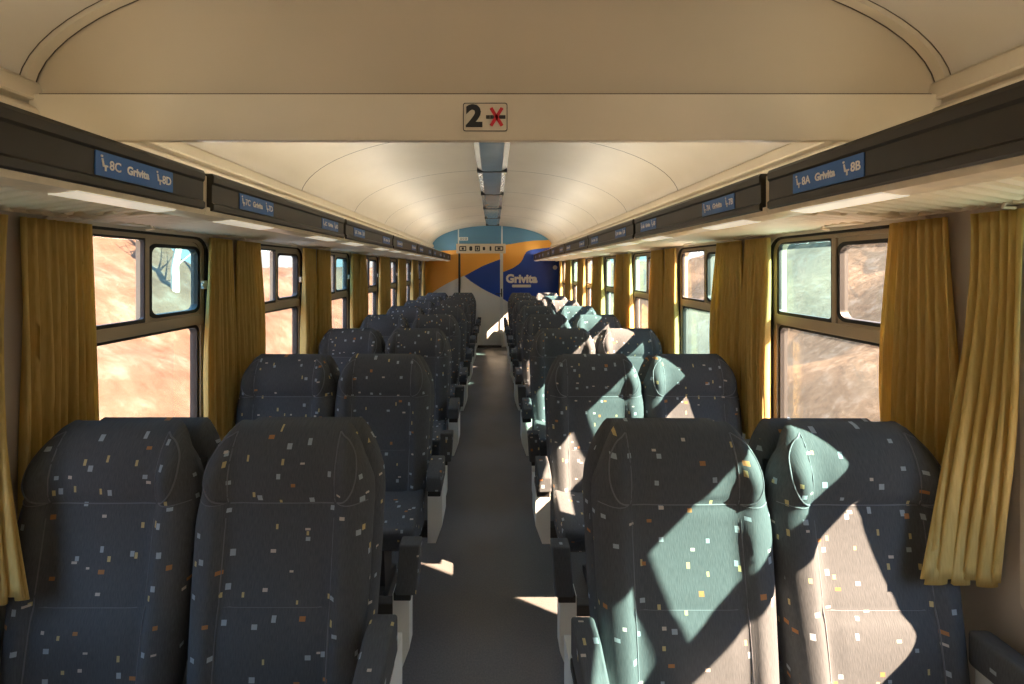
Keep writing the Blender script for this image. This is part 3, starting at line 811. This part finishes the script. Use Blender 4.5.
for s, nm in ((-1, 'left'), (1, 'right')):
    for k in range(-1, 7):
        c = WC+WP*k
        for which in ('near', 'far'):
            if k == -1 and which == 'near': continue
            lb = 'mustard curtain at the %s edge of the %s, %s wall' % (which, WNAME[k], nm)
            sd = k*10+(which == 'far')*3+(s > 0)*101+50
            rr = random.Random(sd)
            if k == -1:
                if s > 0: curtain(s, .965, 1.09, 1.015, 1.03, lb, sd, 6, xb=0, zb=.745, amp=.017, xb1=.185)
                else: curtain(s, .98, 1.095, .975, 1.01, lb, sd, 6, xb=0, zb=.72, amp=.017, xb1=.155)
                continue
            if which == 'near':
                w = {(-1, 0): .185, (1, 0): .175}.get((s, k), rr.uniform(.17, .24))
                y0 = c-.45; curtain(s, y0, y0+w, y0+.0, y0+w+(-.015 if s > 0 and k == 0 else .02), lb, sd, 8, amp=.024, wave=.05 if s > 0 else .02)
            else:
                w = rr.uniform(.16, .21) if k > 0 else .17
                y1 = c+.462; curtain(s, y1-w, y1, y1-w-rr.uniform(-.01, .03), y1, lb, sd, 7, amp=.024, wave=.02)

# ------------------------------------------------------------------ outside
def bank(nm, s, mat, label):
    bm = bmesh.new(); rnd = random.Random(3+s)
    nx, ny = 40, 90
    rows = []
    for j in range(ny+1):
        y = -14+j*.8; r = []
        top = 5.6-4.2*sstep(12, 13.4, y) if s < 0 else 6.2-4.4*sstep(16, 20, y)
        for i in range(nx+1):
            ax = 4.7+i*.42
            z = -1.25+min(top+1.25, max(0, ax-5.6)*.75)
            z += .16*math.sin(ax*2.1+y*.9)+.14*math.sin(y*1.7-ax*.6)+rnd.uniform(-.06, .06)
            r.append(bm.verts.new((s*ax, y, z)))
        rows.append(r)
    for a, b in zip(rows, rows[1:]):
        for i in range(nx): bm.faces.new((a[i], a[i+1], b[i+1], b[i]))
    tag(link(nm, bm, mat, smooth=True, sharp=180), label, 'embankment', kind='structure')
bank('hill_left', -1, M['earthl'], 'sunlit embankment of dry orange grass outside the left windows')
bank('hill_right', 1, M['earthr'], 'shaded embankment of dry brown grass outside the right windows')
bm = bmesh.new(); box(bm, -60, 60, -40, 160, -1.45, -1.25)
tag(link('ground', bm, M['ballast']), 'grey ballast ground beside the track', 'ground', kind='structure')
def birch(x, y, z, h, label, seed):
    rnd = random.Random(seed)
    root = thing('birch_tree', label, 'tree', (x, y, z), 'bare birches on the left embankment')
    pts = [(rnd.uniform(-.05, .05)*k, rnd.uniform(-.05, .05)*k, -.5+h*k/8) for k in range(9)]
    bm = bmesh.new(); tube(bm, pts, [.11-.011*k for k in range(9)], 8); link('trunk', bm, M['bark'], root, smooth=True)
    bm = bmesh.new()
    for i in range(14):
        k = rnd.randint(2, 8); p = Vector(pts[k]); a = rnd.uniform(0, 6.28); l = rnd.uniform(.5, 1.1)*(1.2-k/12)
        d = Vector((math.cos(a), math.sin(a), rnd.uniform(.4, 1.1)))
        q = [p, p+d*l*.5+Vector((0, 0, .08)), p+d*l+Vector((0, 0, .3))]
        tube(bm, q, [.028, .016, .005], 5)
        for _ in range(3):
            b0 = q[1].lerp(q[2], rnd.random()); e = Vector((rnd.uniform(-1, 1), rnd.uniform(-1, 1), rnd.uniform(.1, 1)))*.5
            tube(bm, [b0, b0+e], [.009, .003], 4)
    link('branches', bm, M['bark'], root)
birch(-8.4, 10.6, .6, 6.0, 'bare pale birch seen through the upper pane of the first left window', 1)
birch(-9.2, 12.3, 1.0, 6.2, 'slim bare birch between the two others left of the train', 5)
birch(-9.9, 14.3, 1.0, 6.5, 'taller bare birch behind the pale birch left of the train', 2)

# ------------------------------------------------------------------ light
sun = bpy.data.lights.new('sun', 'SUN'); sun.energy = 74; sun.color = (1, .71, .50); sun.angle = math.radians(.55)
so = bpy.data.objects.new('sun', sun); C.objects.link(so)
so.rotation_euler = Vector((-1, .467, -.92)).to_track_quat('-Z', 'Y').to_euler()
w = bpy.data.worlds.new('sky'); S.world = w; w.use_nodes = True
bg = w.node_tree.nodes['Background']
tc = w.node_tree.nodes.new('ShaderNodeTexCoord'); sp = w.node_tree.nodes.new('ShaderNodeSeparateXYZ'); w.node_tree.links.new(tc.outputs['Generated'], sp.inputs[0])
rp = w.node_tree.nodes.new('ShaderNodeValToRGB'); w.node_tree.links.new(sp.outputs[2], rp.inputs[0])
rp.color_ramp.elements[0].color = (.21, .22, .215, 1); rp.color_ramp.elements[1].color = (.50, .74, 1.15, 1); rp.color_ramp.elements[1].position = .7
w.node_tree.links.new(rp.outputs[0], bg.inputs[0]); bg.inputs[1].default_value = 6.0

# ------------------------------------------------------------------ camera
cam = bpy.data.cameras.new('camera'); co = bpy.data.objects.new('camera', cam); C.objects.link(co)
co.location = (CAMX, 0, CAMZ); co.rotation_euler = (math.pi/2, 0, 0)
cam.sensor_width = 36; cam.lens = F*36/1024; cam.shift_x = (512-493)/1024; cam.shift_y = -(342-269)/1024; cam.clip_start = .02; cam.clip_end = 300
S.camera = co
S.view_settings.view_transform = 'Standard'; S.view_settings.look = 'None'; S.view_settings.gamma = 1; S.view_settings.exposure = 0; S.view_settings.use_curve_mapping = False
S.cycles.use_denoising = True; S.cycles.max_bounces = 14; S.cycles.transparent_max_bounces = 16; S.cycles.diffuse_bounces = 8
S.cycles.sample_clamp_indirect = 6
